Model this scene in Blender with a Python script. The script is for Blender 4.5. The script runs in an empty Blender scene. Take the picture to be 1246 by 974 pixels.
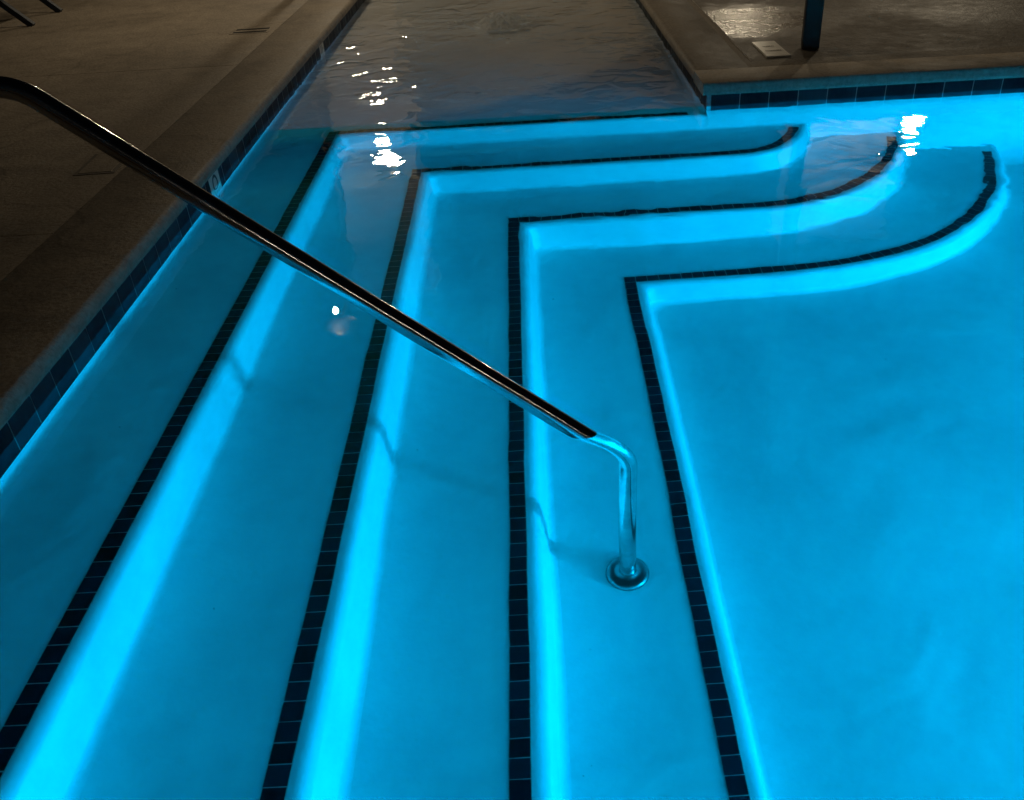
import bpy, bmesh, math, random
from mathutils import Vector, Matrix, noise
random.seed(7)
SC = bpy.context.scene
C = SC.collection
PI = math.pi

# ------------------------------------------------------------------ measured layout (metres, water level z = 0)
XL, XR, YW = -1.449, 0.945, 4.795         # left pool wall, right channel wall, far pool wall
LX = [None, -1.088, -0.602, -0.125, 0.370]  # outer edge of each nosing strip, long legs
LY = [None, 4.850, 4.390, 3.937, 3.530]     # the same, far legs
D = [None, 0.133, 0.349, 0.575, 0.822, 0.97]  # tread depths, then the pool floor
YN = -2.6                                  # near end of pool
XE = 8.2                                   # right end of pool
ZD = 0.12                                  # deck level
CURVE = {2: [(1.03, 4.39), (1.125, 4.403), (1.231, 4.463), (1.318, 4.58), (1.375, 4.702), (1.425, 4.9)],
         3: [(1.06, 3.937), (1.20, 3.954), (1.362, 4.003), (1.53, 4.10), (1.70, 4.28), (1.822, 4.485), (1.902, 4.691), (1.95, 4.9)],
         4: [(1.12, 3.53), (1.33, 3.548), (1.60, 3.62), (1.815, 3.725), (2.019, 3.899), (2.195, 4.13), (2.30, 4.36), (2.385, 4.605), (2.44, 4.9)]}
TILE_END = {1: 9, 2: 4.715, 3: 4.70, 4: 4.612}   # where each strip stops short of the wall's cove

# ------------------------------------------------------------------ helpers
def mesh_obj(name, bm, mats, parent=None, smooth=False):
    me = bpy.data.meshes.new(name)
    bm.normal_update()
    bm.to_mesh(me); bm.free()
    if smooth:
        for p in me.polygons: p.use_smooth = True
    for m in (mats if isinstance(mats, (list, tuple)) else [mats]): me.materials.append(m)
    o = bpy.data.objects.new(name, me); C.objects.link(o)
    if parent is not None: o.parent = parent
    return o

def thing(name, label, cat, loc=(0, 0, 0), rz=0.0, group=None):
    o = bpy.data.objects.new(name, None); C.objects.link(o)
    o.location = loc; o.rotation_euler = (0, 0, rz); o.empty_display_size = .1
    o['label'] = label; o['category'] = cat
    if group: o['group'] = group
    return o

def tag(o, label, cat, group=None):
    o['label'] = label; o['category'] = cat
    if group: o['group'] = group
    return o

def struct(o, label=None, cat=None):
    o['kind'] = 'structure'
    if label: o['label'] = label
    if cat: o['category'] = cat
    return o

def quad(bm, pts, mi=0):
    f = bm.faces.new([bm.verts.new(p) for p in pts]); f.material_index = mi; return f

def box(bm, lo, hi, mi=0, bevel=0.0, M=None):
    r = bmesh.ops.create_cube(bm, size=1.0)
    vs = r['verts']
    c = [(lo[i] + hi[i]) / 2 for i in range(3)]; s = [hi[i] - lo[i] for i in range(3)]
    for v in vs: v.co = Vector((c[0] + v.co.x * s[0], c[1] + v.co.y * s[1], c[2] + v.co.z * s[2]))
    fs = set(f for v in vs for f in v.link_faces)
    for f in fs: f.material_index = mi
    if bevel > 0:
        es = list(set(e for v in vs for e in v.link_edges))
        rb = bmesh.ops.bevel(bm, geom=es, offset=bevel, segments=2, affect='EDGES', profile=.5)
        vs = list(set(v for f in rb['faces'] for v in f.verts) | set(v for v in vs if v.is_valid))
    if M is not None:
        for v in vs: v.co = M @ v.co

def grid_strip(bm, rows, mi=0, flip=False):
    """rows: list of equal-length point lists, bridged by quads."""
    V = [[bm.verts.new(p) for p in r] for r in rows]
    for a in range(len(V) - 1):
        for b in range(len(V[0]) - 1):
            q = [V[a][b], V[a][b + 1], V[a + 1][b + 1], V[a + 1][b]]
            if flip: q.reverse()
            bm.faces.new(q).material_index = mi

def tube(bm, pts, rad, n=24, caps=True, mi=0):
    pts = [Vector(p) for p in pts]
    rads = rad if isinstance(rad, (list, tuple)) else [rad] * len(pts)
    t0 = (pts[1] - pts[0]).normalized()
    u = t0.orthogonal().normalized()
    rings = []
    for i, p in enumerate(pts):
        t = (pts[min(i + 1, len(pts) - 1)] - pts[max(i - 1, 0)]).normalized()
        u = (u - t * u.dot(t)).normalized(); w = t.cross(u)
        rings.append([bm.verts.new(p + (u * math.cos(2 * PI * k / n) + w * math.sin(2 * PI * k / n)) * rads[i]) for k in range(n)])
    for a in range(len(rings) - 1):
        for k in range(n):
            bm.faces.new([rings[a][k], rings[a][(k + 1) % n], rings[a + 1][(k + 1) % n], rings[a + 1][k]]).material_index = mi
    if caps:
        bm.faces.new(list(reversed(rings[0]))).material_index = mi
        bm.faces.new(rings[-1]).material_index = mi

def lathe(bm, prof, n=40, c=(0, 0, 0)):
    rows = []
    for k in range(n + 1):
        a = 2 * PI * k / n
        rows.append([(c[0] + r * math.cos(a), c[1] + r * math.sin(a), c[2] + z) for r, z in prof])
    grid_strip(bm, rows)
    bmesh.ops.remove_doubles(bm, verts=bm.verts, dist=1e-5)

def fillet_path(corners, radii, seg=14):
    """polyline through corners with rounded bends."""
    P = [Vector(c) for c in corners]; out = [P[0]]
    for i in range(1, len(P) - 1):
        a = (P[i - 1] - P[i]).normalized(); b = (P[i + 1] - P[i]).normalized()
        ang = a.angle(b); r = radii[i - 1]
        d = r / math.tan(ang / 2)
        c = P[i] + (a + b).normalized() * (r / math.sin(ang / 2))
        p0 = P[i] + a * d; p1 = P[i] + b * d
        v0 = p0 - c; v1 = p1 - c; th = v0.angle(v1)
        for k in range(seg + 1):
            t = k / seg
            out.append(c + (v0 * math.sin((1 - t) * th) + v1 * math.sin(t * th)) / math.sin(th))
    out.append(P[-1])
    return out

def resample(pts, step):
    res = [pts[0]]
    for a, b in zip(pts[:-1], pts[1:]):
        L = (b - a).length; n = max(1, int(L / step))
        for k in range(1, n + 1): res.append(a.lerp(b, k / n))
    return res

# ------------------------------------------------------------------ materials
def mat(name):
    m = bpy.data.materials.new(name); m.use_nodes = True
    nt = m.node_tree; nt.nodes.clear()
    out = nt.nodes.new('ShaderNodeOutputMaterial')
    return m, nt, out

def N(nt, t, **kw):
    n = nt.nodes.new(t)
    for k, v in kw.items():
        if k.startswith('i_'): n.inputs[k[2:].replace('_', ' ')].default_value = v
        else: setattr(n, k, v)
    return n

def ramp(nt, src, stops):
    r = nt.nodes.new('ShaderNodeValToRGB')
    e = r.color_ramp.elements
    while len(e) < len(stops): e.new(.5)
    for i, (p, c) in enumerate(stops):
        e[i].position = p; e[i].color = (*c, 1)
    nt.links.new(src, r.inputs[0]); return r

def coords(nt, scale=(1, 1, 1)):
    tc = N(nt, 'ShaderNodeTexCoord'); mp = N(nt, 'ShaderNodeMapping')
    g = N(nt, 'ShaderNodeNewGeometry')
    nt.links.new(g.outputs['Position'], mp.inputs[0]); mp.inputs['Scale'].default_value = scale
    return mp.outputs[0]

def noise_tex(nt, vec, scale, detail=4, rough=.55, dist=0.0):
    n = N(nt, 'ShaderNodeTexNoise'); nt.links.new(vec, n.inputs['Vector'])
    n.inputs['Scale'].default_value = scale; n.inputs['Detail'].default_value = detail
    n.inputs['Roughness'].default_value = rough; n.inputs['Distortion'].default_value = dist
    return n.outputs[0]

def math_node(nt, op, a, b=None, clamp=False):
    n = N(nt, 'ShaderNodeMath', operation=op); n.use_clamp = clamp
    for i, v in enumerate((a, b)):
        if v is None: continue
        if isinstance(v, (int, float)): n.inputs[i].default_value = v
        else: nt.links.new(v, n.inputs[i])
    return n.outputs[0]

def bump(nt, h, dist=.01, strength=1.0):
    b = N(nt, 'ShaderNodeBump'); b.inputs['Strength'].default_value = strength; b.inputs['Distance'].default_value = dist
    nt.links.new(h, b.inputs['Height']); return b.outputs[0]

def principled(nt, out, **kw):
    p = N(nt, 'ShaderNodeBsdfPrincipled')
    for k, v in kw.items(): p.inputs[k].default_value = v
    nt.links.new(p.outputs[0], out.inputs[0]); return p

def mat_plaster():
    m, nt, out = mat('white_pool_plaster'); v = coords(nt)
    n1 = noise_tex(nt, v, 1.3, 3, .5, .6); n2 = noise_tex(nt, v, 14, 5, .6); n3 = noise_tex(nt, v, 90, 2)
    s = math_node(nt, 'ADD', math_node(nt, 'MULTIPLY', n1, .75), math_node(nt, 'MULTIPLY', n2, .25))
    r = ramp(nt, s, [(.30, (.60, .625, .63)), (.5, (.70, .72, .72)), (.72, (.80, .81, .80))])
    sp = ramp(nt, noise_tex(nt, v, 42, 2, .4), [(.185, (.35, .36, .33)), (.205, (1, 1, 1))])
    mx = N(nt, 'ShaderNodeMix', data_type='RGBA', blend_type='MULTIPLY'); mx.inputs[0].default_value = .6
    nt.links.new(r.outputs[0], mx.inputs[6]); nt.links.new(sp.outputs[0], mx.inputs[7])
    p = principled(nt, out, Roughness=.75); p.inputs['Specular IOR Level'].default_value = .1
    nt.links.new(mx.outputs[2], p.inputs['Base Color'])
    n4 = noise_tex(nt, v, 2.6, 2, .5, .8)
    h = math_node(nt, 'ADD', math_node(nt, 'ADD', math_node(nt, 'MULTIPLY', n2, .0012), math_node(nt, 'MULTIPLY', n3, .0004)), math_node(nt, 'MULTIPLY', n4, .011))
    nt.links.new(bump(nt, h, 1.0), p.inputs['Normal'])
    return m

def mat_tile(name, c0, c1, rough=.18, spec=.5, scale=9.0):
    m, nt, out = mat(name); v = coords(nt)
    n = noise_tex(nt, v, scale, 3, .6)
    oi = N(nt, 'ShaderNodeAttribute', attribute_name='shade')
    s = math_node(nt, 'ADD', math_node(nt, 'MULTIPLY', n, .45), math_node(nt, 'MULTIPLY', oi.outputs['Fac'], .55))
    r = ramp(nt, s, [(.2, c0), (.8, c1)])
    p = principled(nt, out, Roughness=rough); p.inputs['Specular IOR Level'].default_value = spec
    nt.links.new(r.outputs[0], p.inputs['Base Color'])
    nt.links.new(bump(nt, noise_tex(nt, v, 25, 2), .002), p.inputs['Normal'])
    return m

def mat_flat(name, col, rough=.6, var=.15, scale=20, metal=0.0, bump_d=.0006, spec=.5):
    m, nt, out = mat(name); v = coords(nt)
    n = noise_tex(nt, v, scale, 4, .6)
    r = ramp(nt, n, [(.3, tuple(c * (1 - var) for c in col)), (.7, tuple(min(1, c * (1 + var)) for c in col))])
    p = principled(nt, out, Roughness=rough, Metallic=metal); p.inputs['Specular IOR Level'].default_value = spec
    nt.links.new(r.outputs[0], p.inputs['Base Color'])
    if bump_d: nt.links.new(bump(nt, n, bump_d), p.inputs['Normal'])
    return m

def mat_concrete(name, dark, light, rough=(.55, .85), puddle=None, scale=1.0, bump_d=.004, grain=60):
    m, nt, out = mat(name); v = coords(nt)
    n1 = noise_tex(nt, v, .9 * scale, 5, .6, .4); n2 = noise_tex(nt, v, 7 * scale, 6, .65); n3 = noise_tex(nt, v, grain, 3, .6)
    s = math_node(nt, 'ADD', math_node(nt, 'MULTIPLY', n1, .6), math_node(nt, 'MULTIPLY', n2, .4))
    r = ramp(nt, s, [(.34, tuple(c * .8 for c in dark)), (.5, tuple((a + b) / 2 for a, b in zip(dark, light))), (.64, light)])
    g = ramp(nt, n3, [(.36, (.58, .58, .58)), (.56, (1, 1, 1))])
    mx = N(nt, 'ShaderNodeMix', data_type='RGBA', blend_type='MULTIPLY'); mx.inputs[0].default_value = .65
    nt.links.new(r.outputs[0], mx.inputs[6]); nt.links.new(g.outputs[0], mx.inputs[7])
    # fine wandering hairline cracks and dark spots
    vo = N(nt, 'ShaderNodeTexVoronoi', feature='DISTANCE_TO_EDGE'); vo.inputs['Scale'].default_value = .35
    wv = N(nt, 'ShaderNodeVectorMath', operation='ADD'); nz = N(nt, 'ShaderNodeTexNoise'); nz.inputs['Scale'].default_value = 1.5
    nt.links.new(v, nz.inputs['Vector']); nt.links.new(v, wv.inputs[0]); nt.links.new(nz.outputs['Color'], wv.inputs[1])
    nt.links.new(wv.outputs[0], vo.inputs['Vector'])
    cr = ramp(nt, vo.outputs[0], [(.0, (.55, .55, .55)), (.006, (1, 1, 1))])
    m2 = N(nt, 'ShaderNodeMix', data_type='RGBA', blend_type='MULTIPLY'); m2.inputs[0].default_value = .55
    nt.links.new(mx.outputs[2], m2.inputs[6]); nt.links.new(cr.outputs[0], m2.inputs[7])
    p = principled(nt, out)
    nt.links.new(m2.outputs[2], p.inputs['Base Color'])
    rr = N(nt, 'ShaderNodeMapRange'); rr.inputs['From Min'].default_value = .35; rr.inputs['From Max'].default_value = .65
    rr.inputs['To Min'].default_value = rough[0]; rr.inputs['To Max'].default_value = rough[1]
    nt.links.new(s, rr.inputs[0]); ro = rr.outputs[0]; p.inputs['Specular IOR Level'].default_value = .35
    if puddle:      # a soaked patch: smoother there, with a ragged edge
        dv = N(nt, 'ShaderNodeVectorMath', operation='DISTANCE'); dv.inputs[1].default_value = puddle[:3]
        nt.links.new(v, dv.inputs[0])
        dd = math_node(nt, 'ADD', dv.outputs['Value'], math_node(nt, 'MULTIPLY', n2, .5))
        k = N(nt, 'ShaderNodeMapRange'); k.interpolation_type = 'SMOOTHSTEP'
        k.inputs['From Min'].default_value = puddle[3]; k.inputs['From Max'].default_value = puddle[3] + .35
        k.inputs['To Min'].default_value = .42; k.inputs['To Max'].default_value = 1.0
        nt.links.new(dd, k.inputs[0]); ro = math_node(nt, 'MULTIPLY', ro, k.outputs[0])
    nt.links.new(ro, p.inputs['Roughness'])
    hb = math_node(nt, 'ADD', math_node(nt, 'MULTIPLY', n2, .5), math_node(nt, 'MULTIPLY', n3, .6))
    nt.links.new(bump(nt, hb, bump_d), p.inputs['Normal'])
    return m

def mat_steel(name, rough, aniso, k=1.0):
    m, nt, out = mat(name); v = coords(nt)
    p = principled(nt, out, Metallic=1.0, Roughness=rough)
    n = noise_tex(nt, v, 30, 4, .65)
    r = ramp(nt, noise_tex(nt, v, 9, 5, .7), [(.3, (.50 * k, .50 * k, .49 * k)), (.6, (.68 * k, .68 * k, .67 * k))]); nt.links.new(r.outputs[0], p.inputs['Base Color'])
    rr = N(nt, 'ShaderNodeMapRange'); rr.inputs['To Min'].default_value = rough * .75; rr.inputs['To Max'].default_value = rough * 1.3
    nt.links.new(n, rr.inputs[0]); nt.links.new(rr.outputs[0], p.inputs['Roughness'])
    if aniso:
        p.inputs['Anisotropic'].default_value = aniso
        at = N(nt, 'ShaderNodeAttribute', attribute_name='axis'); nt.links.new(at.outputs['Vector'], p.inputs['Tangent'])
    return m

def mat_water(name, deep):
    m, nt, out = mat(name); v = coords(nt)
    g = N(nt, 'ShaderNodeBsdfGlass'); g.inputs['IOR'].default_value = 1.333; g.inputs['Roughness'].default_value = 0.0
    g.inputs['Color'].default_value = (1, 1, 1, 1)
    sx = N(nt, 'ShaderNodeSeparateXYZ'); nt.links.new(v, sx.inputs[0])
    def rng(src, a, b, c, d, smooth=True):
        r = N(nt, 'ShaderNodeMapRange'); r.interpolation_type = 'SMOOTHSTEP' if smooth else 'LINEAR'
        for k, q in zip(('From Min', 'From Max', 'To Min', 'To Max'), (a, b, c, d)): r.inputs[k].default_value = q
        nt.links.new(src, r.inputs[0]); return r.outputs[0]
    chan = math_node(nt, 'ADD', rng(sx.outputs['Y'], 4.3, 5.3, 0.0, 1.0), rng(sx.outputs['Y'], 2.7, 3.5, 0.0, .20))
    a = math_node(nt, 'MULTIPLY', noise_tex(nt, v, 1.7, 1, .4), WAVE_BIG)  # long slow swell
    b = math_node(nt, 'MULTIPLY', noise_tex(nt, v, 3.6, .6, .4, .4), WAVE_MID)
    calm = rng(noise_tex(nt, v, .9, 2, .5), .38, .62, .25, 1.25)
    c = math_node(nt, 'MULTIPLY', noise_tex(nt, v, 5.5, 1.5, .45, .8), math_node(nt, 'MULTIPLY', math_node(nt, 'MULTIPLY', chan, calm), WAVE_CH))
    # water churned by the bubbler
    dv = N(nt, 'ShaderNodeVectorMath', operation='DISTANCE'); dv.inputs[1].default_value = (-.18, 7.33, 0); nt.links.new(v, dv.inputs[0])
    d = math_node(nt, 'MULTIPLY', noise_tex(nt, v, 13, 2, .6, 1.0), rng(dv.outputs['Value'], .05, .70, .011, .0))
    h = math_node(nt, 'ADD', math_node(nt, 'ADD', math_node(nt, 'ADD', a, b), c), d)
    nt.links.new(bump(nt, h, 1.0), g.inputs['Normal'])
    nt.links.new(g.outputs[0], out.inputs[0])
    va = N(nt, 'ShaderNodeVolumeAbsorption'); va.inputs['Color'].default_value = (.0, 1.0, 1.0, 1); va.inputs['Density'].default_value = .55
    if deep: nt.links.new(va.outputs[0], out.inputs['Volume'])
    return m
WAVE_BIG, WAVE_MID, WAVE_CH = .0048, .0027, .0175

M_PLASTER = mat_plaster()
M_NOSE = mat_tile('dark_nosing_tile', (.003, .004, .008), (.016, .022, .036), .35, .3)
M_GROUT = mat_flat('pale_grout', (.50, .51, .50), .9, .25, 30)
M_WTILE = mat_tile('dark_blue_waterline_tile', (.016, .022, .030), (.065, .080, .092), .5, .06, 26)
M_WGROUT = mat_flat('white_grout', (.42, .43, .42), .9, .2, 25)
M_DECK = mat_concrete('brown_deck_concrete', (.24, .195, .142), (.43, .355, .265), bump_d=.006)
M_COPE = mat_concrete('coping_concrete', (.24, .198, .148), (.42, .348, .262), bump_d=.005, scale=1.6)
M_WET = mat_concrete('wet_broom_finished_paving', (.14, .115, .085), (.26, .215, .16), rough=(.5, .8), puddle=(1.5, 6.35, .117, .6), bump_d=.007, scale=1.5, grain=38)
M_STEEL = mat_steel('brushed_stainless_tube', .10, .9)
M_FLANGE = mat_steel('dull_stainless_flange', .36, 0, .5)
M_WATER = mat_water('clear_pool_water', True)
M_SHALLOW = mat_water('shallow_channel_water', False)
def mat_foam():
    m, nt, out = mat('aerated_water'); v = coords(nt)
    g = N(nt, 'ShaderNodeBsdfGlass'); g.inputs['IOR'].default_value = 1.333; g.inputs['Roughness'].default_value = .02
    d = N(nt, 'ShaderNodeBsdfPrincipled'); d.inputs['Base Color'].default_value = (.9, .9, .88, 1); d.inputs['Roughness'].default_value = .07; d.inputs['Specular IOR Level'].default_value = 1.0
    sz = N(nt, 'ShaderNodeSeparateXYZ'); nt.links.new(v, sz.inputs[0])
    hz = N(nt, 'ShaderNodeMapRange'); hz.inputs['From Min'].default_value = .004; hz.inputs['From Max'].default_value = .02; nt.links.new(sz.outputs['Z'], hz.inputs[0])
    r = ramp(nt, math_node(nt, 'MULTIPLY', math_node(nt, 'ADD', noise_tex(nt, v, 24, 4, .6), .2), hz.outputs[0]), [(.0, (.80,) * 3), (.5, (.98,) * 3)])
    nb = bump(nt, noise_tex(nt, v, 48, 2, .5), .018); nt.links.new(nb, g.inputs['Normal']); nt.links.new(nb, d.inputs['Normal'])
    tl = N(nt, 'ShaderNodeBsdfTranslucent'); tl.inputs['Color'].default_value = (.85, .85, .82, 1)
    m1 = N(nt, 'ShaderNodeMixShader'); m1.inputs[0].default_value = .6; nt.links.new(d.outputs[0], m1.inputs[1]); nt.links.new(tl.outputs[0], m1.inputs[2])
    mx = N(nt, 'ShaderNodeMixShader'); nt.links.new(r.outputs[0], mx.inputs[0])
    nt.links.new(g.outputs[0], mx.inputs[1]); nt.links.new(m1.outputs[0], mx.inputs[2]); nt.links.new(mx.outputs[0], out.inputs[0])
    return m
M_FOAM = mat_foam()
M_POST = mat_flat('dark_blue_grey_paint', (.036, .025, .017), .8, .12, 12)
M_CHAIR = mat_flat('navy_powder_coat', (.012, .02, .035), .5, .1, 15)
M_SLING = mat_flat('navy_sling_fabric', (.02, .03, .05), .85, .2, 60)
M_PALE = mat_flat('pale_marker_ceramic', (.78, .74, .64), .3, .14, 22)
M_INK = mat_flat('dark_marker_glaze', (.03, .03, .035), .5, .2, 30)
M_LID = mat_flat('weathered_plastic_lid', (.17, .145, .11), .7, .2, 25)
M_SLOTSHADE = mat_flat('slot_shade_black', (.012, .011, .01), .9, .2, 30)
M_BED = mat_flat('sandy_joint_fill', (.10, .082, .06), .95, .3, 40)
M_SEAL = mat_flat('pale_joint_sealant', (.50, .45, .37), .8, .3, 30)
M_STUCCO = mat_flat('pale_stucco', (.46, .44, .40), .9, .12, 8)
M_TAN = mat_flat('tan_stucco', (.42, .32, .21), .9, .15, 5)
M_DARKTAN = mat_flat('dimmed_stucco', (.13, .10, .07), .9, .15, 6)
M_LAMP = mat_flat('bronze_lamp_metal', (.04, .033, .025), .45, .2, 20, .8)

def shade_attr(o, vals):
    a = o.data.attributes.new('shade', 'FLOAT', 'FACE')
    a.data.foreach_set('value', vals)

# ------------------------------------------------------------------ pool steps
def catmull(P, per=6):
    P = [Vector((*p, 0)) for p in P]
    P = [P[0] + (P[0] - P[1])] + P + [P[-1] + (P[-1] - P[-2])]
    out = []
    for i in range(1, len(P) - 2):
        for k in range(per):
            t = k / per; a, b, c, d = P[i - 1], P[i], P[i + 1], P[i + 2]
            out.append(.5 * ((2 * b) + (c - a) * t + (2 * a - 5 * b + 4 * c - d) * t * t + (3 * b - a - 3 * c + d) * t ** 3))
    out.append(P[-2]); return out

NCUR = 48
def base_curve(k):
    if k == 1: return [Vector((.7 + .75 * i / NCUR, LY[1], 0)) for i in range(NCUR + 1)]
    pts = catmull(CURVE[k], 10)
    L = [0]
    for a, b in zip(pts[:-1], pts[1:]): L.append(L[-1] + (b - a).length)
    res = []; j = 0
    for i in range(NCUR + 1):
        t = L[-1] * i / NCUR
        while j < len(L) - 2 and L[j + 1] < t: j += 1
        res.append(pts[j].lerp(pts[j + 1], min(1, (t - L[j]) / (L[j + 1] - L[j]))))
    return res
CUR = {k: base_curve(k) for k in (1, 2, 3, 4)}

def path(k, s, r=.002):
    pts = []
    yc = LY[k] - s; xc = LX[k] + s
    for i in range(97): pts.append((xc, YN + (yc - r - YN) * (i / 96) ** .8))
    for i in range(1, 10):
        a = PI - (PI / 2) * i / 10
        pts.append((xc + r + r * math.cos(a), yc - r + r * math.sin(a)))
    cv = CUR[k]
    x0 = xc + r; x1 = cv[0].x
    for i in range(12): pts.append((x0 + (x1 - x0) * i / 12, yc))
    for i, p in enumerate(cv):
        t = (cv[min(i + 1, NCUR)] - cv[max(i - 1, 0)]).normalized()
        if i == 0: t = Vector((1, 0, 0))
        pts.append((p.x + t.y * s, p.y - t.x * s))
    return pts

def profile(k):
    rise = D[k + 1] - D[k]
    a = {1: .052, 2: .058, 3: .058, 4: .058}[k]
    rn, rf, te = .034, .026, math.radians(85)
    P = [(0, 0, .002), (.052, 0, .002), (a, 0, .012)]
    for i in range(1, 9):
        th = te * i / 8
        P.append((a + rn * math.sin(th), -rn + rn * math.cos(th), .012 + .03 * i / 8))
    s1, z1 = P[-1][:2]
    t = (z1 + rise - rf + rf * math.cos(te)) / math.sin(te)
    cx = s1 + t * math.cos(te) + rf * math.sin(te)
    for i in range(1, 7):
        f = i / 7; P.append((s1 + t * f * math.cos(te), z1 - t * f * math.sin(te), .042 + .003 * f))
    for i in range(0, 8):
        th = te * (1 - i / 7)
        P.append((cx - rf * math.sin(th), -rise + rf - rf * math.cos(th), .045 + .04 * i / 7))
    return P

PROF = {k: profile(k) for k in (1, 2, 3, 4)}
STEP_LABEL = {1: 'top submerged pool step, right beside the left wall and under the shallowest dark tile line',
              2: 'second submerged pool step down, its tile line crossed midway by the handrail',
              3: 'third submerged pool step down, its tile line running straight up beside the rail end',
              4: 'lowest and deepest submerged pool step, the one holding the handrail base'}
for k in (1, 2, 3, 4):
    t = thing('pool_step', STEP_LABEL[k], 'pool step', (0, 0, -D[k]), group='submerged pool steps')
    z0 = -D[k]
    bm = bmesh.new()
    rows = []
    if k > 1:       # tread, from the foot of the riser above to this step's nosing
        s = PROF[k - 1][-1]
        rows.append([(x, y, 0) for x, y in path(k - 1, s[0], s[2])])
        mid = [(x, y) for x, y in path(k, 0)]
        rows.append([((a[0] + b[0]) / 2, (a[1] + b[1]) / 2, 0) for a, b in zip(rows[0], mid)])
    else:           # the shelf strip beside the left wall
        p0 = path(1, 0)
        rows.append([(XL - .005, min(y, LY[1]), 0) if i < 106 else (x, LY[1] + .0005, 0) for i, (x, y) in enumerate(p0)])
    for (s, z, r) in PROF[k]:
        row = []
        for i, (x, y) in enumerate(path(k, s, r)):
            w = 0 if s < .055 or s >= PROF[k][-1][0] - 1e-6 else min(1, (s - .055) / .04)       # hand trowelled: the riser wanders by a few millimetres
            q = .0045 * noise.noise(Vector((x * 2.3, y * 2.3, k * 7 + z * 3))) + .0018 * noise.noise(Vector((x * 7, y * 7, z * 9))) + .0034 * noise.noise(Vector((x * .9, y * .9, z * 38 + k)))
            row.append((x + w * q, y - w * q, z))
        rows.append(row)
    grid_strip(bm, rows, flip=True)
    o = mesh_obj('tread', bm, M_PLASTER, t, smooth=True)
    # nosing tiles: single tiles on a bed of grout
    bm = bmesh.new(); shades = []
    gz = .0012; tz = .0032; W = .0470; pitch = .0497
    def bed(q):
        quad(bm, [(x, y, gz) for x, y in q], 1); shades.append(.5)
    def tile(q, sh=None):
        c = [sum(p[i] for p in q) / 4 for i in (0, 1)]
        top = [(p[0], p[1], tz) for p in q]
        f = quad(bm, top, 0); shades.append(random.random() if sh is None else sh)
    x0, y1 = LX[k], LY[k]
    g = .00135
    bed([(x0 - .002, YN), (x0 + W + .002, YN), (x0 + W + .002, y1 + .002), (x0 - .002, y1 + .002)])
    tile([(x0, y1 - W), (x0 + W, y1 - W), (x0 + W, y1), (x0, y1)])
    y = y1 - W - 2 * g
    while y - W > YN:
        gg = random.choice((0, 0, .0004, .0008))
        tile([(x0 + random.uniform(-.0006, .0006), y - W - gg), (x0 + W + random.uniform(-.0006, .0006), y - W - gg), (x0 + W, y), (x0, y)])
        y -= pitch
    # far leg
    line = [Vector((x0 + W + 2 * g, y1, 0)), Vector((CUR[k][0].x, y1, 0))] + CUR[k][1:]
    xmax = .86 if k == 1 else 99
    dense = resample(line, .004)
    L = [0]
    for a, b in zip(dense[:-1], dense[1:]): L.append(L[-1] + (b - a).length)
    def at(l):
        import bisect
        i = min(max(bisect.bisect_right(L, l) - 1, 0), len(dense) - 2)
        p = dense[i].lerp(dense[i + 1], min(1, max(0, (l - L[i]) / max(1e-9, L[i + 1] - L[i]))))
        i0, i1 = max(0, i - 6), min(len(dense) - 1, i + 7)
        tt = (dense[i1] - dense[i0]).normalized()
        return p, Vector((tt.y, -tt.x, 0))
    l = 0
    while l + pitch < L[-1]:
        p, n = at(l); p2, n2 = at(l + W); p3, n3 = at(l + pitch)
        if p2.x > xmax: break
        if p2.y > TILE_END[k]: break
        e = .002
        a = p - n * e; b = p3 - n3 * e; c = p3 + n3 * (W + e); d = p + n * (W + e)
        bed([a.xy, d.xy, c.xy, b.xy])
        a = p; b = p2; c = p2 + n2 * W; d = p + n * W
        tile([a.xy, d.xy, c.xy, b.xy])
        l += pitch
    o2 = mesh_obj('nosing_tile_strip', bm, [M_NOSE, M_GROUT], t)
    shade_attr(o2, shades)

# ------------------------------------------------------------------ pool floor and outer basin (structure)
bm = bmesh.new()
n = 20
rows = [[(-1.3 + (XE + 1.3) * i / n, YN - .02 + (YW + .05 - YN) * j / n, -D[5] - .0005) for i in range(n + 1)] for j in range(n + 1)]
grid_strip(bm, rows)
quad(bm, [(XE, YN, -1.5), (XE, YW + .05, -1.5), (XE, YW + .05, ZD - .02), (XE, YN, ZD - .02)])
quad(bm, [(XL - .2, YN, -1.5), (XE, YN, -1.5), (XE, YN, ZD - .02), (XL - .2, YN, ZD - .02)])
o = mesh_obj('pool_floor', bm, M_PLASTER); struct(o, 'pale plaster floor of the pool glowing blue', 'pool floor')

bm = bmesh.new()
YC = 15.0
rows = []
for j in range(31):
    y = LY[1] + (YC - LY[1]) * j / 30
    z = -D[1] + (D[1] + .02) * max(0, (y - 6.0)) / (YC - 6.0) * .95
    rows.append([(XL - .005 + (XR - XL + .02) * i / 6, y, z) for i in range(7)])
grid_strip(bm, rows)
o = mesh_obj('channel_floor', bm, M_PLASTER, smooth=True); struct(o, 'pale floor of the shallow channel at the back', 'pool floor')

# ------------------------------------------------------------------ water
bm = bmesh.new()
quad(bm, [(XL - .01, YN, 0), (XE + .01, YN, 0), (XE + .01, YW + .01, 0), (XR + .01, YW + .01, 0), (XL - .01, YW + .01, 0)])
water = mesh_obj('pool_water', bm, M_WATER, smooth=True); struct(water, 'clear still pool water', 'water')
bm = bmesh.new(); quad(bm, [(XL - .01, YW + .01, 0), (XR + .01, YW + .01, 0), (XR + .01, YC, 0), (XL - .01, YC, 0)])
chwater = mesh_obj('channel_water', bm, M_SHALLOW, smooth=True); struct(chwater, 'hand deep rippled water in the channel at the back', 'water')

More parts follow.
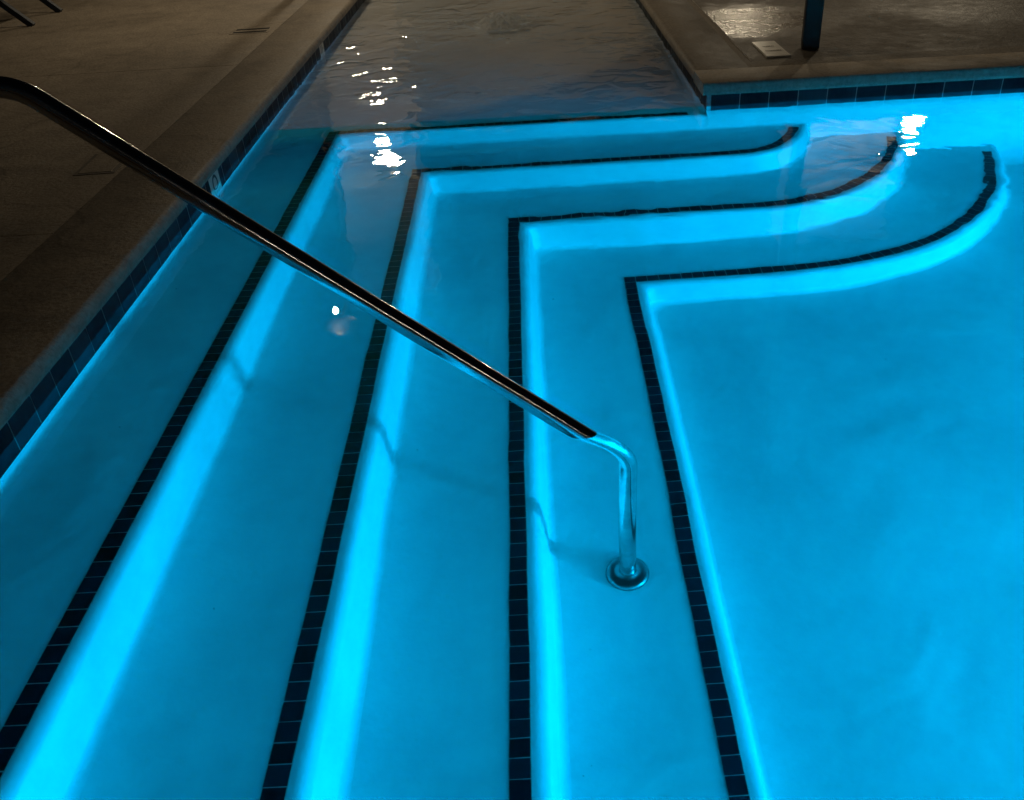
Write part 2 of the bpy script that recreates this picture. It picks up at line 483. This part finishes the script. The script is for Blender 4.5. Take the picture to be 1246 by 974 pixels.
# ------------------------------------------------------------------ pool walls: waterline tile + coping
def wall(label, p0, p1, inward, tile_top, tile_bot, deep, ext0=0.0, ext1=0.0, markers=(), cope_w=.28, pitch=.1555):
    """p0->p1 along the wall face at the water line; inward = unit vector to the water."""
    p0 = Vector((*p0, 0)); p1 = Vector((*p1, 0)); iw = Vector((*inward, 0))
    d = (p1 - p0).normalized(); L = (p1 - p0).length
    t = thing('pool_wall', label, 'pool wall', p0)
    def P(l, out, z): return d * l + iw * out + Vector((0, 0, z))
    # plaster below the tile, with a small cove where a shelf meets it
    bm = bmesh.new()
    prof = [(0.0, tile_bot + .004), (0.0, deep + .03)] + [(.03 - .03 * math.cos(a), deep + .03 - .03 * math.sin(a)) for a in (.3, .6, .9, 1.2, PI / 2)]
    if deep < -.5: prof = [(.0, tile_bot + .004), (.006, -.092), (.02, -.112), (.032, -.14), (.037, -.2), (.047, -.36), (.062, -.575), (.085, -.72), (.115, -.83), (.16, -.91), (.22, -.955), (.30, -.972)]
    if deep > -.3: prof = [(0.004, tile_bot + .004), (0.005, deep + .022)] + [(.005 + .022 - .022 * math.cos(a), deep + .023 - .022 * math.sin(a)) for a in (.3, .6, .9, 1.2, PI / 2)]
    grid_strip(bm, [[P(l, o, z) for o, z in prof] for l in [L * i / 12 for i in range(13)]])
    mesh_obj('plaster_face', bm, M_PLASTER, t, smooth=True)
    # tiles
    bm = bmesh.new(); sh = []
    quad(bm, [P(0, -.0015, tile_bot), P(L, -.0015, tile_bot), P(L, -.0015, tile_top + .02), P(0, -.0015, tile_top + .02)], 1); sh.append(.5)
    g = .0024
    l = .02
    cuts = [tile_bot + .002, tile_top + .02]
    while l + pitch < L:
        skip = any(abs(l + pitch / 2 - m) < pitch / 2 for m in markers)
        if not skip:
            a, b = l + g, l + pitch - g
            dz = random.uniform(-.0015, .0015); oo = random.uniform(.0004, .0016)
            q = [P(a, oo, cuts[0] + dz + .002), P(b, oo + random.uniform(-.0004, .0004), cuts[0] + dz + .002), P(b, oo, cuts[1]), P(a, oo, cuts[1])]
            quad(bm, q, 0); sh.append(random.random())
        l += pitch
    o = mesh_obj('waterline_tile', bm, [M_WTILE, M_WGROUT], t); shade_attr(o, sh)
    # coping
    bm = bmesh.new()
    zt, zb = ZD, tile_top
    prof = [(-.05, zb), (.012, zb), (.022, zb + .006)]
    r = .03
    prof += [(.026, zb + .016)]
    for i in range(7):
        a = (PI / 2) * i / 6
        prof.append((.026 - r + r * math.cos(a), zt - r + r * math.sin(a)))
    prof += [(-.05, zt + .0005), (-cope_w, zt), (-cope_w, zt - .03)]
    nseg = max(2, int((L + ext0 + ext1) / .6))
    rows = []
    for i in range(nseg + 1):
        l = -ext0 + (L + ext0 + ext1) * i / nseg
        rows.append([P(l, o + .0012 * noise.noise(Vector((l * 1.3, o * 5, 3))), z) for o, z in prof])
    grid_strip(bm, rows)
    for r_ in (rows[0], rows[-1]):
        bm.faces.new([bm.verts.new(p) for p in r_] + [bm.verts.new(P(-ext0 if r_ is rows[0] else L + ext1, -cope_w, zb)), ])
    c = mesh_obj('coping', bm, M_COPE, t, smooth=True)
    return t, P, pitch

LW, PL, pitch = wall('long left pool wall of dark waterline tile under rounded brown concrete coping',
                     (XL, YN), (XL, YC), (1, 0), .066, -.092, -D[1], cope_w=.36, pitch=.131)
FW, PF, _ = wall('far pool wall right of the channel, dark tile band lit cyan below',
                 (XR, YW), (XE, YW), (0, -1), .060, -.086, -1.36, ext0=.026)
CW, PC, _ = wall('right wall of the shallow channel, seen edge on below the deck corner',
                 (XR, YW), (XR, YC), (-1, 0), .060, -.060, -D[1], ext0=-.281)

# depth tiles set in the left wall
def depth_tile(y, kind):
    l = y - YN
    bm = bmesh.new()
    h = .0745
    def Q(u, v, o=.0032): return PL(l + u, o, -.014 + v)
    quad(bm, [Q(-h, -.078), Q(h, -.078), Q(h, .078), Q(-h, .078)], 0)
    def ring(cu, cv, ru, rv, w, n=28):
        for i in range(n):
            a, b = 2 * PI * i / n, 2 * PI * (i + 1) / n
            quad(bm, [Q(cu + (ru - w) * math.cos(a), cv + (rv - w) * math.sin(a), .0044), Q(cu + ru * math.cos(a), cv + rv * math.sin(a), .0044),
                      Q(cu + ru * math.cos(b), cv + rv * math.sin(b), .0044), Q(cu + (ru - w) * math.cos(b), cv + (rv - w) * math.sin(b), .0044)], 1)
    def bar(u0, v0, u1, v1): quad(bm, [Q(u0, v0, .0044), Q(u1, v0, .0044), Q(u1, v1, .0044), Q(u0, v1, .0044)], 1)
    if kind == 'ring': ring(0, .022, .038, .046, .013)
    else:
        bar(-.045, -.01, -.030, .066); bar(-.005, -.01, .010, .066); bar(.03, .03, .042, .045); bar(.03, -.01, .042, .006)
    o = mesh_obj('depth_tile', bm, [M_PALE, M_INK], LW)
    o['label'] = 'pale depth tile with a dark ring' if kind == 'ring' else 'pale depth tile with two upright strokes'
depth_tile(3.96, 'ring'); depth_tile(6.68, 'bars')

# ------------------------------------------------------------------ decks
def sheet(name, x0, x1, y0, y1, z, m, nx=1, ny=1, label=None):
    bm = bmesh.new()
    grid_strip(bm, [[(x0 + (x1 - x0) * i / nx, y0 + (y1 - y0) * j / ny, z) for i in range(nx + 1)] for j in range(ny + 1)])
    o = mesh_obj(name, bm, m); struct(o, label, 'deck' if label else None); return o
CPW = .36
# left deck laid as slabs with real open joints over a dark bed
bm = bmesh.new()
ys = [-40, -2.2, 0.5, 3.18, 5.86, 8.54, 11.3, 14, 60]; xs = [XL - CPW - .001, -4.6, -7.6, -60]
for i in range(len(xs) - 1):
    for j in range(len(ys) - 1):
        g = .002
        z = ZD + random.uniform(-.0012, .0006)
        x0, x1, y0, y1 = xs[i + 1] + g, xs[i] - g * (i > 0), ys[j] + g, ys[j + 1] - g
        a = [(x0, y0), (x1, y0), (x1, y1), (x0, y1)]
        quad(bm, [(x, y, z) for x, y in a])
        for q in range(4):
            p, r = a[q], a[(q + 1) % 4]
            quad(bm, [(p[0], p[1], z - .02), (r[0], r[1], z - .02), (r[0], r[1], z), (p[0], p[1], z)])
o = mesh_obj('pool_deck', bm, M_DECK); struct(o, 'dark brown concrete deck left of the pool', 'deck')
# right deck: smooth border band, then wet paving
BX, BY = 1.262, 5.215
bm = bmesh.new()
quad(bm, [(XR + .26, YW + .26, ZD - .0005), (60, YW + .26, ZD - .0005), (60, BY, ZD - .0005), (XR + .26, BY, ZD - .0005)])
quad(bm, [(XR + .27, BY, ZD - .0005), (BX, BY, ZD - .0005), (BX, 60, ZD - .0005), (XR + .27, 60, ZD - .0005)])
o = mesh_obj('deck_border', bm, M_DECK); struct(o, 'smooth brown concrete border beside the far coping', 'deck')
sheet('expansion_joint', BX, BX + .009, BY, 12, ZD + .001, M_SEAL, label='pale sealant joint beside the wet paving')
sheet('wet_paving', BX + .008, 60, BY + .008, 60, ZD - .003, M_WET, label='wet rough brown paving on the right')
bm = bmesh.new()
quad(bm, [(-60, -60, -.02 + .0), (-60, YN - .01, -.02), (60, YN - .01, -.02), (60, -60, -.02)])
quad(bm, [(-60, YN - .01, -.02), (-60, YC, -.02), (XL - .06, YC, -.02), (XL - .06, YN - .01, -.02)])
quad(bm, [(-60, YC, -.02), (-60, 80, -.02), (60, 80, -.02), (60, YC, -.02)])
quad(bm, [(XR + .06, YW + .06, -.02), (XR + .06, YC, -.02), (60, YC, -.02), (60, YW + .06, -.02)])
quad(bm, [(XE + .01, YN, -.02), (XE + .01, YW + .06, -.02), (60, YW + .06, -.02), (60, YN, -.02)])
o = mesh_obj('ground', bm, M_BED); struct(o, 'dark bed under the deck', 'ground')
bm = bmesh.new()
quad(bm, [(XL - .3, -60, ZD), (60, -60, ZD), (60, YN - .001, ZD), (XL - .3, YN - .001, ZD)])
quad(bm, [(XE - .02, YN, ZD), (60, YN, ZD), (60, YW + .255, ZD), (XE - .02, YW + .255, ZD)])
quad(bm, [(XL - .3, YN - .001, ZD), (XE, YN - .001, ZD), (XE, YN - .001, -.1), (XL - .3, YN - .001, -.1)])
quad(bm, [(XL - .27, YC, ZD - .0), (XR + .27, YC, ZD), (XR + .27, 60, ZD), (XL - .27, 60, ZD)])
o = mesh_obj('deck_border', bm, M_DECK); struct(o, 'concrete deck round the near and right side of the pool', 'deck')

# ------------------------------------------------------------------ handrail
hr = thing('handrail', 'stainless steel tube handrail sloping down into the water over the steps', 'handrail', (.207, 1.877, -D[4]))
base = Vector((.207, 1.877, -D[4]))
R_T = .0240
crn = [(-1.72, 2.12, ZD), (-1.72, 2.12, .897), (-1.135, 2.068, .897), (.207, 1.857, -.089), tuple(base)]
crn = [Vector(c) for c in crn]
pts = fillet_path(crn, [.12, .16, .17], 18)
pts = resample(pts, .03)
bm = bmesh.new(); tube(bm, [p - base for p in pts], R_T, 32)
rt = mesh_obj('rail_tube', bm, M_STEEL, hr, smooth=True)
ax = rt.data.attributes.new('axis', 'FLOAT_VECTOR', 'POINT')
flat = []
for i in range(len(pts)):
    tn = (pts[min(i + 1, len(pts) - 1)] - pts[max(i - 1, 0)]).normalized()
    flat += list(tn) * 32
ax.data.foreach_set('vector', flat)
def flange(c):
    bm = bmesh.new()
    lathe(bm, [(R_T - .001, .026), (R_T + .004, .025), (R_T + .008, .0175), (.044, .0165), (.056, .014), (.0625, .009), (.064, .0)], 48, c - base)
    mesh_obj('base_flange', bm, M_FLANGE, hr, smooth=True)
flange(base); flange(crn[0])

# ------------------------------------------------------------------ things on the deck
def slab_thing(name, label, cat, cx, cy, w, d, h, m, rz=0, bevel=.003):
    t = thing(name, label, cat, (cx, cy, ZD), rz)
    bm = bmesh.new(); box(bm, (-w / 2, -d / 2, -.01), (w / 2, d / 2, h), 0, bevel)
    mesh_obj('plate', bm, m, t); return t
pq = slab_thing('deck_plaque', 'pale cream notice tile with two faint lines of print lying by the dark post', 'notice tile', 1.44, 5.47, .14, .39, .006, M_PALE)
M_FADED = mat_flat('faded_print', (.28, .25, .2), .7, .3, 80)
rng = random.Random(3)
for v, u0, u1 in ((.055, -.035, .03), (-.06, -.045, .05)):   # two short rows of worn print, too worn to read
    bm = bmesh.new(); u = u0; row = []
    while u < u1:
        w = rng.uniform(.004, .008); row += [(u, v - .012), (u, v + rng.uniform(.004, .012)), (u + w, v + rng.uniform(.004, .012)), (u + w, v - .012)]
        u += w + rng.uniform(.002, .005); row.append((u, v - .012))
    low = [bm.verts.new((x, v - .014, .0072)) for x, y in row]; top = [bm.verts.new((x, y, .0072)) for x, y in row]
    for i in range(len(row) - 1):
        if abs(row[i][0] - row[i + 1][0]) > 1e-6: bm.faces.new([low[i], low[i + 1], top[i + 1], top[i]])
    mesh_obj('print_line', bm, M_FADED, pq)

sp = thing('shade_post', 'dark blue grey upright post standing on the wet paving at the right', 'post', (1.665, 5.45, ZD - .003), math.radians(-12))
bm = bmesh.new(); box(bm, (-.050, -.050, 0), (.050, .050, 3.3), 0, .012); mesh_obj('shaft', bm, M_POST, sp, smooth=False)
bm = bmesh.new(); box(bm, (-.08, -.08, 3.302), (.08, .08, 3.34), 0, .008); mesh_obj('cap', bm, M_POST, sp)

# skimmer lid flush in the left deck
sk = thing('skimmer_lid', 'faint square lid set flush in the dark left deck below the handrail', 'skimmer lid', (-1.93, 4.0, ZD), math.radians(3))
bm = bmesh.new(); box(bm, (-.09, -.15, -.01), (.09, .15, .003), 0, .002); mesh_obj('frame', bm, M_LID, sk)
bm = bmesh.new(); box(bm, (-.072, -.132, .0), (.072, .132, .005), 0, .002); mesh_obj('cover', bm, M_DECK, sk)
# small deck drain
dr = thing('deck_drain', 'small slotted drain in the left deck near the channel edge', 'drain', (-1.99, 6.95, ZD), math.radians(0))
bm = bmesh.new(); box(bm, (-.14, -.10, -.01), (.14, .10, .003), 0, .003); mesh_obj('grate', bm, M_DECK, dr)
bm = bmesh.new()
for y in (-.05, .05): box(bm, (-.12, y - .022, .0), (.12, y + .022, .0045), 0, .0)
mesh_obj('slot', bm, M_SLOTSHADE, dr)  # no openings cut: near-black strips on the grate stand in for shaded slots

# pool chair, mostly outside the picture: two slanted front legs show
ch = thing('pool_chair', 'dark navy lounge chair whose slanted legs reach in at the top left corner', 'chair', (-4.07, 7.93, ZD), 0)
def bar(bm, a, b, w, th):
    a, b = Vector(a), Vector(b); d = (b - a); L = d.length; z = d.normalized()
    y = Vector((0, 1, 0)); x = y.cross(z).normalized(); y = z.cross(x)
    M = Matrix((x, y, z)).transposed().to_4x4(); M.translation = a
    box(bm, (-th / 2, -w / 2, 0), (th / 2, w / 2, L), 0, .004, M)
F1, F2 = (.16, -.25, 0), (.12, .36, 0)
for f in (F1, F2):
    bm = bmesh.new(); bar(bm, f, (f[0] - .42, f[1], .40), .05, .045); mesh_obj('leg', bm, M_CHAIR, ch)
    bm = bmesh.new(); bar(bm, (f[0] - 1.75, f[1], 0), (f[0] - 1.35, f[1], .40), .05, .045); mesh_obj('leg', bm, M_CHAIR, ch)
    bm = bmesh.new(); bar(bm, (f[0] - 1.95, f[1], .415), (f[0] + .05, f[1], .425), .04, .04); mesh_obj('side_rail', bm, M_CHAIR, ch)
bm = bmesh.new(); box(bm, (-1.3, -.2, .415), (.2, .32, .43), 0, .005); mesh_obj('seat_sling', bm, M_SLING, ch)
bm = bmesh.new(); bar(bm, (-1.25, .06, .43), (-1.75, .06, .95), .52, .02); mesh_obj('backrest', bm, M_SLING, ch)

# bubbler: low mound of churned water over an inlet in the channel floor
bb = thing('water_bubbler', 'small glinting mound of bubbling water in the shallow channel at the top', 'bubbler', (-.18, 7.33, 0))
bm = bmesh.new()
nr, na = 34, 120
rows = []; foam = []
for i in range(nr + 1):
    r = i / nr; row = []
    for j in range(na + 1):
        a = 2 * PI * (j % na) / na
        edge = .17 + .09 * noise.noise(Vector((math.cos(a) * 1.6, math.sin(a) * 1.6, 2))) + .03 * noise.noise(Vector((math.cos(a) * 5, math.sin(a) * 5, 2)))
        x, y = r * edge * math.cos(a) * 1.15, r * edge * math.sin(a) * 1.3
        f = max(0, 1 - r ** 2)
        z = .0012 + f * (.030 + .055 * abs(noise.noise(Vector((x * 20, y * 20, 1)))) + .026 * noise.noise(Vector((x * 44, y * 44, 4)))) + .030 * f * f
        row.append((x, y, max(z, .001)))
    rows.append(row)
grid_strip(bm, rows, flip=True); bmesh.ops.remove_doubles(bm, verts=bm.verts, dist=1e-5)
mesh_obj('mound', bm, M_FOAM, bb, smooth=True)
for (x, y, s) in ((-.36, .12, .010), (-.42, .10, .008), (-.30, .16, .009), (.05, -.62, .011), (.2, .05, .012), (.28, -.02, .010), (-.08, .03, .013)):
    bm = bmesh.new(); bmesh.ops.create_icosphere(bm, subdivisions=2, radius=s)
    for v in bm.verts: v.co = Vector((v.co.x * 1.5 + x, v.co.y + y, v.co.z * .9 + .012 + (.03 if abs(x) < .3 and y > -.3 else 0)))
    mesh_obj('droplet', bm, M_FOAM, bb, smooth=True)

# ------------------------------------------------------------------ what stands beyond the picture and shows in the reflections
def lantern(loc, power, label, rad=.10, col=(1, .83, .58), post=False):
    t = thing('deck_lamp', label, 'lamp', loc)
    bm = bmesh.new(); lathe(bm, [(.0, .22), (.05, .21), (.17, .16), (.18, .15), (.0, .155)], 24); mesh_obj('hood', bm, M_LAMP, t, smooth=True)
    if post:
        bm = bmesh.new(); tube(bm, [(0, 1.1, ZD - loc[2]), (0, 1.1, .19)], .04, 16); mesh_obj('pole', bm, M_LAMP, t, smooth=True)
    bm = bmesh.new(); tube(bm, [(0, .05, .19), (0, 1.5 if not post else 1.12, .19)], .02, 12); mesh_obj('arm', bm, M_LAMP, t, smooth=True)
    ld = bpy.data.lights.new('lamp_light', 'POINT'); ld.energy = power; ld.color = col; ld.shadow_soft_size = rad
    lo = bpy.data.objects.new('lamp_light', ld); C.objects.link(lo); lo.location = loc
    try: ld.cycles.is_caustics_light = True
    except Exception: pass
    return t
P_A, P_B, P_C, P_D, P_E = 125, 120, 75, 48, 13
lantern((-1.98, 11.84, 2.46), P_A, 'lit warm lamp on the left pale pillar beyond the channel, seen mirrored in the water')
lantern((5.18, 11.92, 2.50), P_B, 'lit warm lamp on the right pale pillar, mirrored in the deep pool water')
lantern((3.49, 15.6, 2.25), P_C, 'lit warm lamp on a pole behind the wet paving, seen as glare on it', post=True)

lantern((-1.98, 7.75, 2.57), P_D, 'lit warm lamp on a tall pole beside the channel, mirrored between the upper steps', rad=.026, post=True)
st = thing('rail_glint_lamp', 'unseen strip lamp on two posts behind the near pool end, shaped long to add the glint line on the handrail', 'lamp', (1.4, -4.4, 3.2))  # long shape and posts added to draw an unbroken highlight along the handrail
bm = bmesh.new(); box(bm, (-2.6, -.08, .03), (2.6, .08, .12), 0, .01); mesh_obj('housing', bm, M_LAMP, st)
for x in (-2.4, 2.4):
    bm = bmesh.new(); tube(bm, [(x, -.14, ZD - 3.2), (x, -.14, .1)], .04, 16); mesh_obj('post', bm, M_LAMP, st, smooth=True)
ld = bpy.data.lights.new('rail_glint_light', 'AREA'); ld.shape = 'RECTANGLE'; ld.size = 5.0; ld.size_y = .022; ld.energy = P_E; ld.color = (1, .88, .70)
lo = bpy.data.objects.new('rail_glint_light', ld); C.objects.link(lo); lo.location = (1.4, -4.4, 3.2)
try: ld.cycles.is_caustics_light = True
except Exception: pass
lo.rotation_euler = Vector((0, 1, -.42)).to_track_quat('-Z', 'Z').to_euler()
def pillar(x0, x1, y, h, label):
    t = thing('stucco_pillar', label, 'pillar', ((x0 + x1) / 2, y, ZD))
    w = (x1 - x0) / 2
    bm = bmesh.new(); box(bm, (-w, 0, 2.70), (w, .9, h), 0, .02); mesh_obj('shaft', bm, M_STUCCO, t)
    bm = bmesh.new(); box(bm, (-w - .03, -.03, 0), (w + .03, .93, 2.698), 0, .02); mesh_obj('dimmed_base', bm, M_DARKTAN, t)  # lower part coloured dark so its lamplit face mirrors dimly in the channel
    bm = bmesh.new(); box(bm, (-w - .08, -.08, h + .002), (w + .08, .98, h + .16), 0, .02); mesh_obj('capstone', bm, M_STUCCO, t)
pillar(-3.05, -1.81, 13.4, 5.1, 'wide pale stucco pillar left beyond the channel, mirrored as a grey patch in the water')
pillar(4.0, 5.55, 13.3, 4.5, 'wide pale stucco pillar right beyond the paving, mirrored as a grey patch in the pool')
bw = thing('building_wall', 'long tan stucco building wall beyond the deck, mirrored brown in the channel', 'building wall', (0, 19, ZD))
bm = bmesh.new(); box(bm, (-22, 0, 0), (22, .4, 3.6), 0, .01); mesh_obj('wall', bm, M_TAN, bw)
bm = bmesh.new(); box(bm, (-22.3, -.5, 3.602), (22.3, .9, 3.85), 0, .02); mesh_obj('eave', bm, M_LAMP, bw)

# ------------------------------------------------------------------ underwater pool light
pl = thing('pool_light', 'round underwater pool light on the right, outside the picture', 'pool light', (4.35, -.32, -.22))
UW = bpy.data.lights.new('underwater_light', 'POINT')
UW.energy = 765; UW.color = (.0, .468, 1.0); UW.shadow_soft_size = .09
uo = bpy.data.objects.new('underwater_light', UW); C.objects.link(uo); uo.location = (4.35, -.32, -.22)
bm = bmesh.new(); tube(bm, [(.25, -.12, -1.15), (.25, -.12, -.02)], .03, 12); mesh_obj('stem', bm, M_FLANGE, pl, smooth=True)

# ------------------------------------------------------------------ night sky
w = bpy.data.worlds.new('World'); SC.world = w; w.use_nodes = True
nt = w.node_tree; bg = nt.nodes['Background']
sky = nt.nodes.new('ShaderNodeTexSky'); sky.sky_type = 'NISHITA'; sky.sun_disc = False
sky.sun_elevation = math.radians(-1.5); sky.sun_rotation = math.radians(200)
nt.links.new(sky.outputs[0], bg.inputs[0]); bg.inputs[1].default_value = .006

# ------------------------------------------------------------------ camera
F, CX, CY, W_, H_ = 1081.238, 665.37, 487.0, 1246.0, 974.0
PITCH, ROLL, YAW = 0.584128, -0.0562934, -0.0010197
cy, sy = math.cos(YAW), math.sin(YAW)
fw = Vector((-sy * math.cos(PITCH), cy * math.cos(PITCH), -math.sin(PITCH)))
right = Vector((cy, sy, 0)); up = right.cross(fw)
r_ = right * math.cos(ROLL) + up * math.sin(ROLL); u_ = -right * math.sin(ROLL) + up * math.cos(ROLL)
cd = bpy.data.cameras.new('camera'); co = bpy.data.objects.new('camera', cd); C.objects.link(co)
Mx = Matrix((r_, u_, -fw)).transposed().to_4x4(); Mx.translation = (0, 0, 1.35)
co.matrix_world = Mx
cd.sensor_width = 36; cd.lens = F * 36 / W_; cd.shift_x = -(CX - W_ / 2) / W_; cd.clip_end = 500; cd.clip_start = .02
SC.camera = co

# caustics through the water surface
CAUST = True
if CAUST:
    for o in bb.children: o.cycles.is_caustics_caster = False
    water.cycles.is_caustics_caster = True; chwater.cycles.is_caustics_caster = True
    for o in bpy.data.objects:
        if o.type == 'MESH' and any(s.material in (M_PLASTER, M_NOSE) for s in o.material_slots):
            o.cycles.is_caustics_receiver = True
cyc = SC.cycles
cyc.use_denoising = True
try: cyc.denoiser = 'OPENIMAGEDENOISE'; cyc.denoising_input_passes = 'RGB_ALBEDO_NORMAL'
except Exception: pass
cyc.max_bounces = 14; cyc.diffuse_bounces = 6; cyc.glossy_bounces = 8; cyc.transmission_bounces = 10
cyc.caustics_reflective = True; cyc.caustics_refractive = True
cyc.blur_glossy = .3; cyc.sample_clamp_indirect = 6.0
cyc.use_guiding = True
cyc.use_adaptive_sampling = True; cyc.adaptive_threshold = .02
vs_ = SC.view_settings; vs_.view_transform = 'Standard'; vs_.look = 'None'; vs_.exposure = 0; vs_.gamma = 1
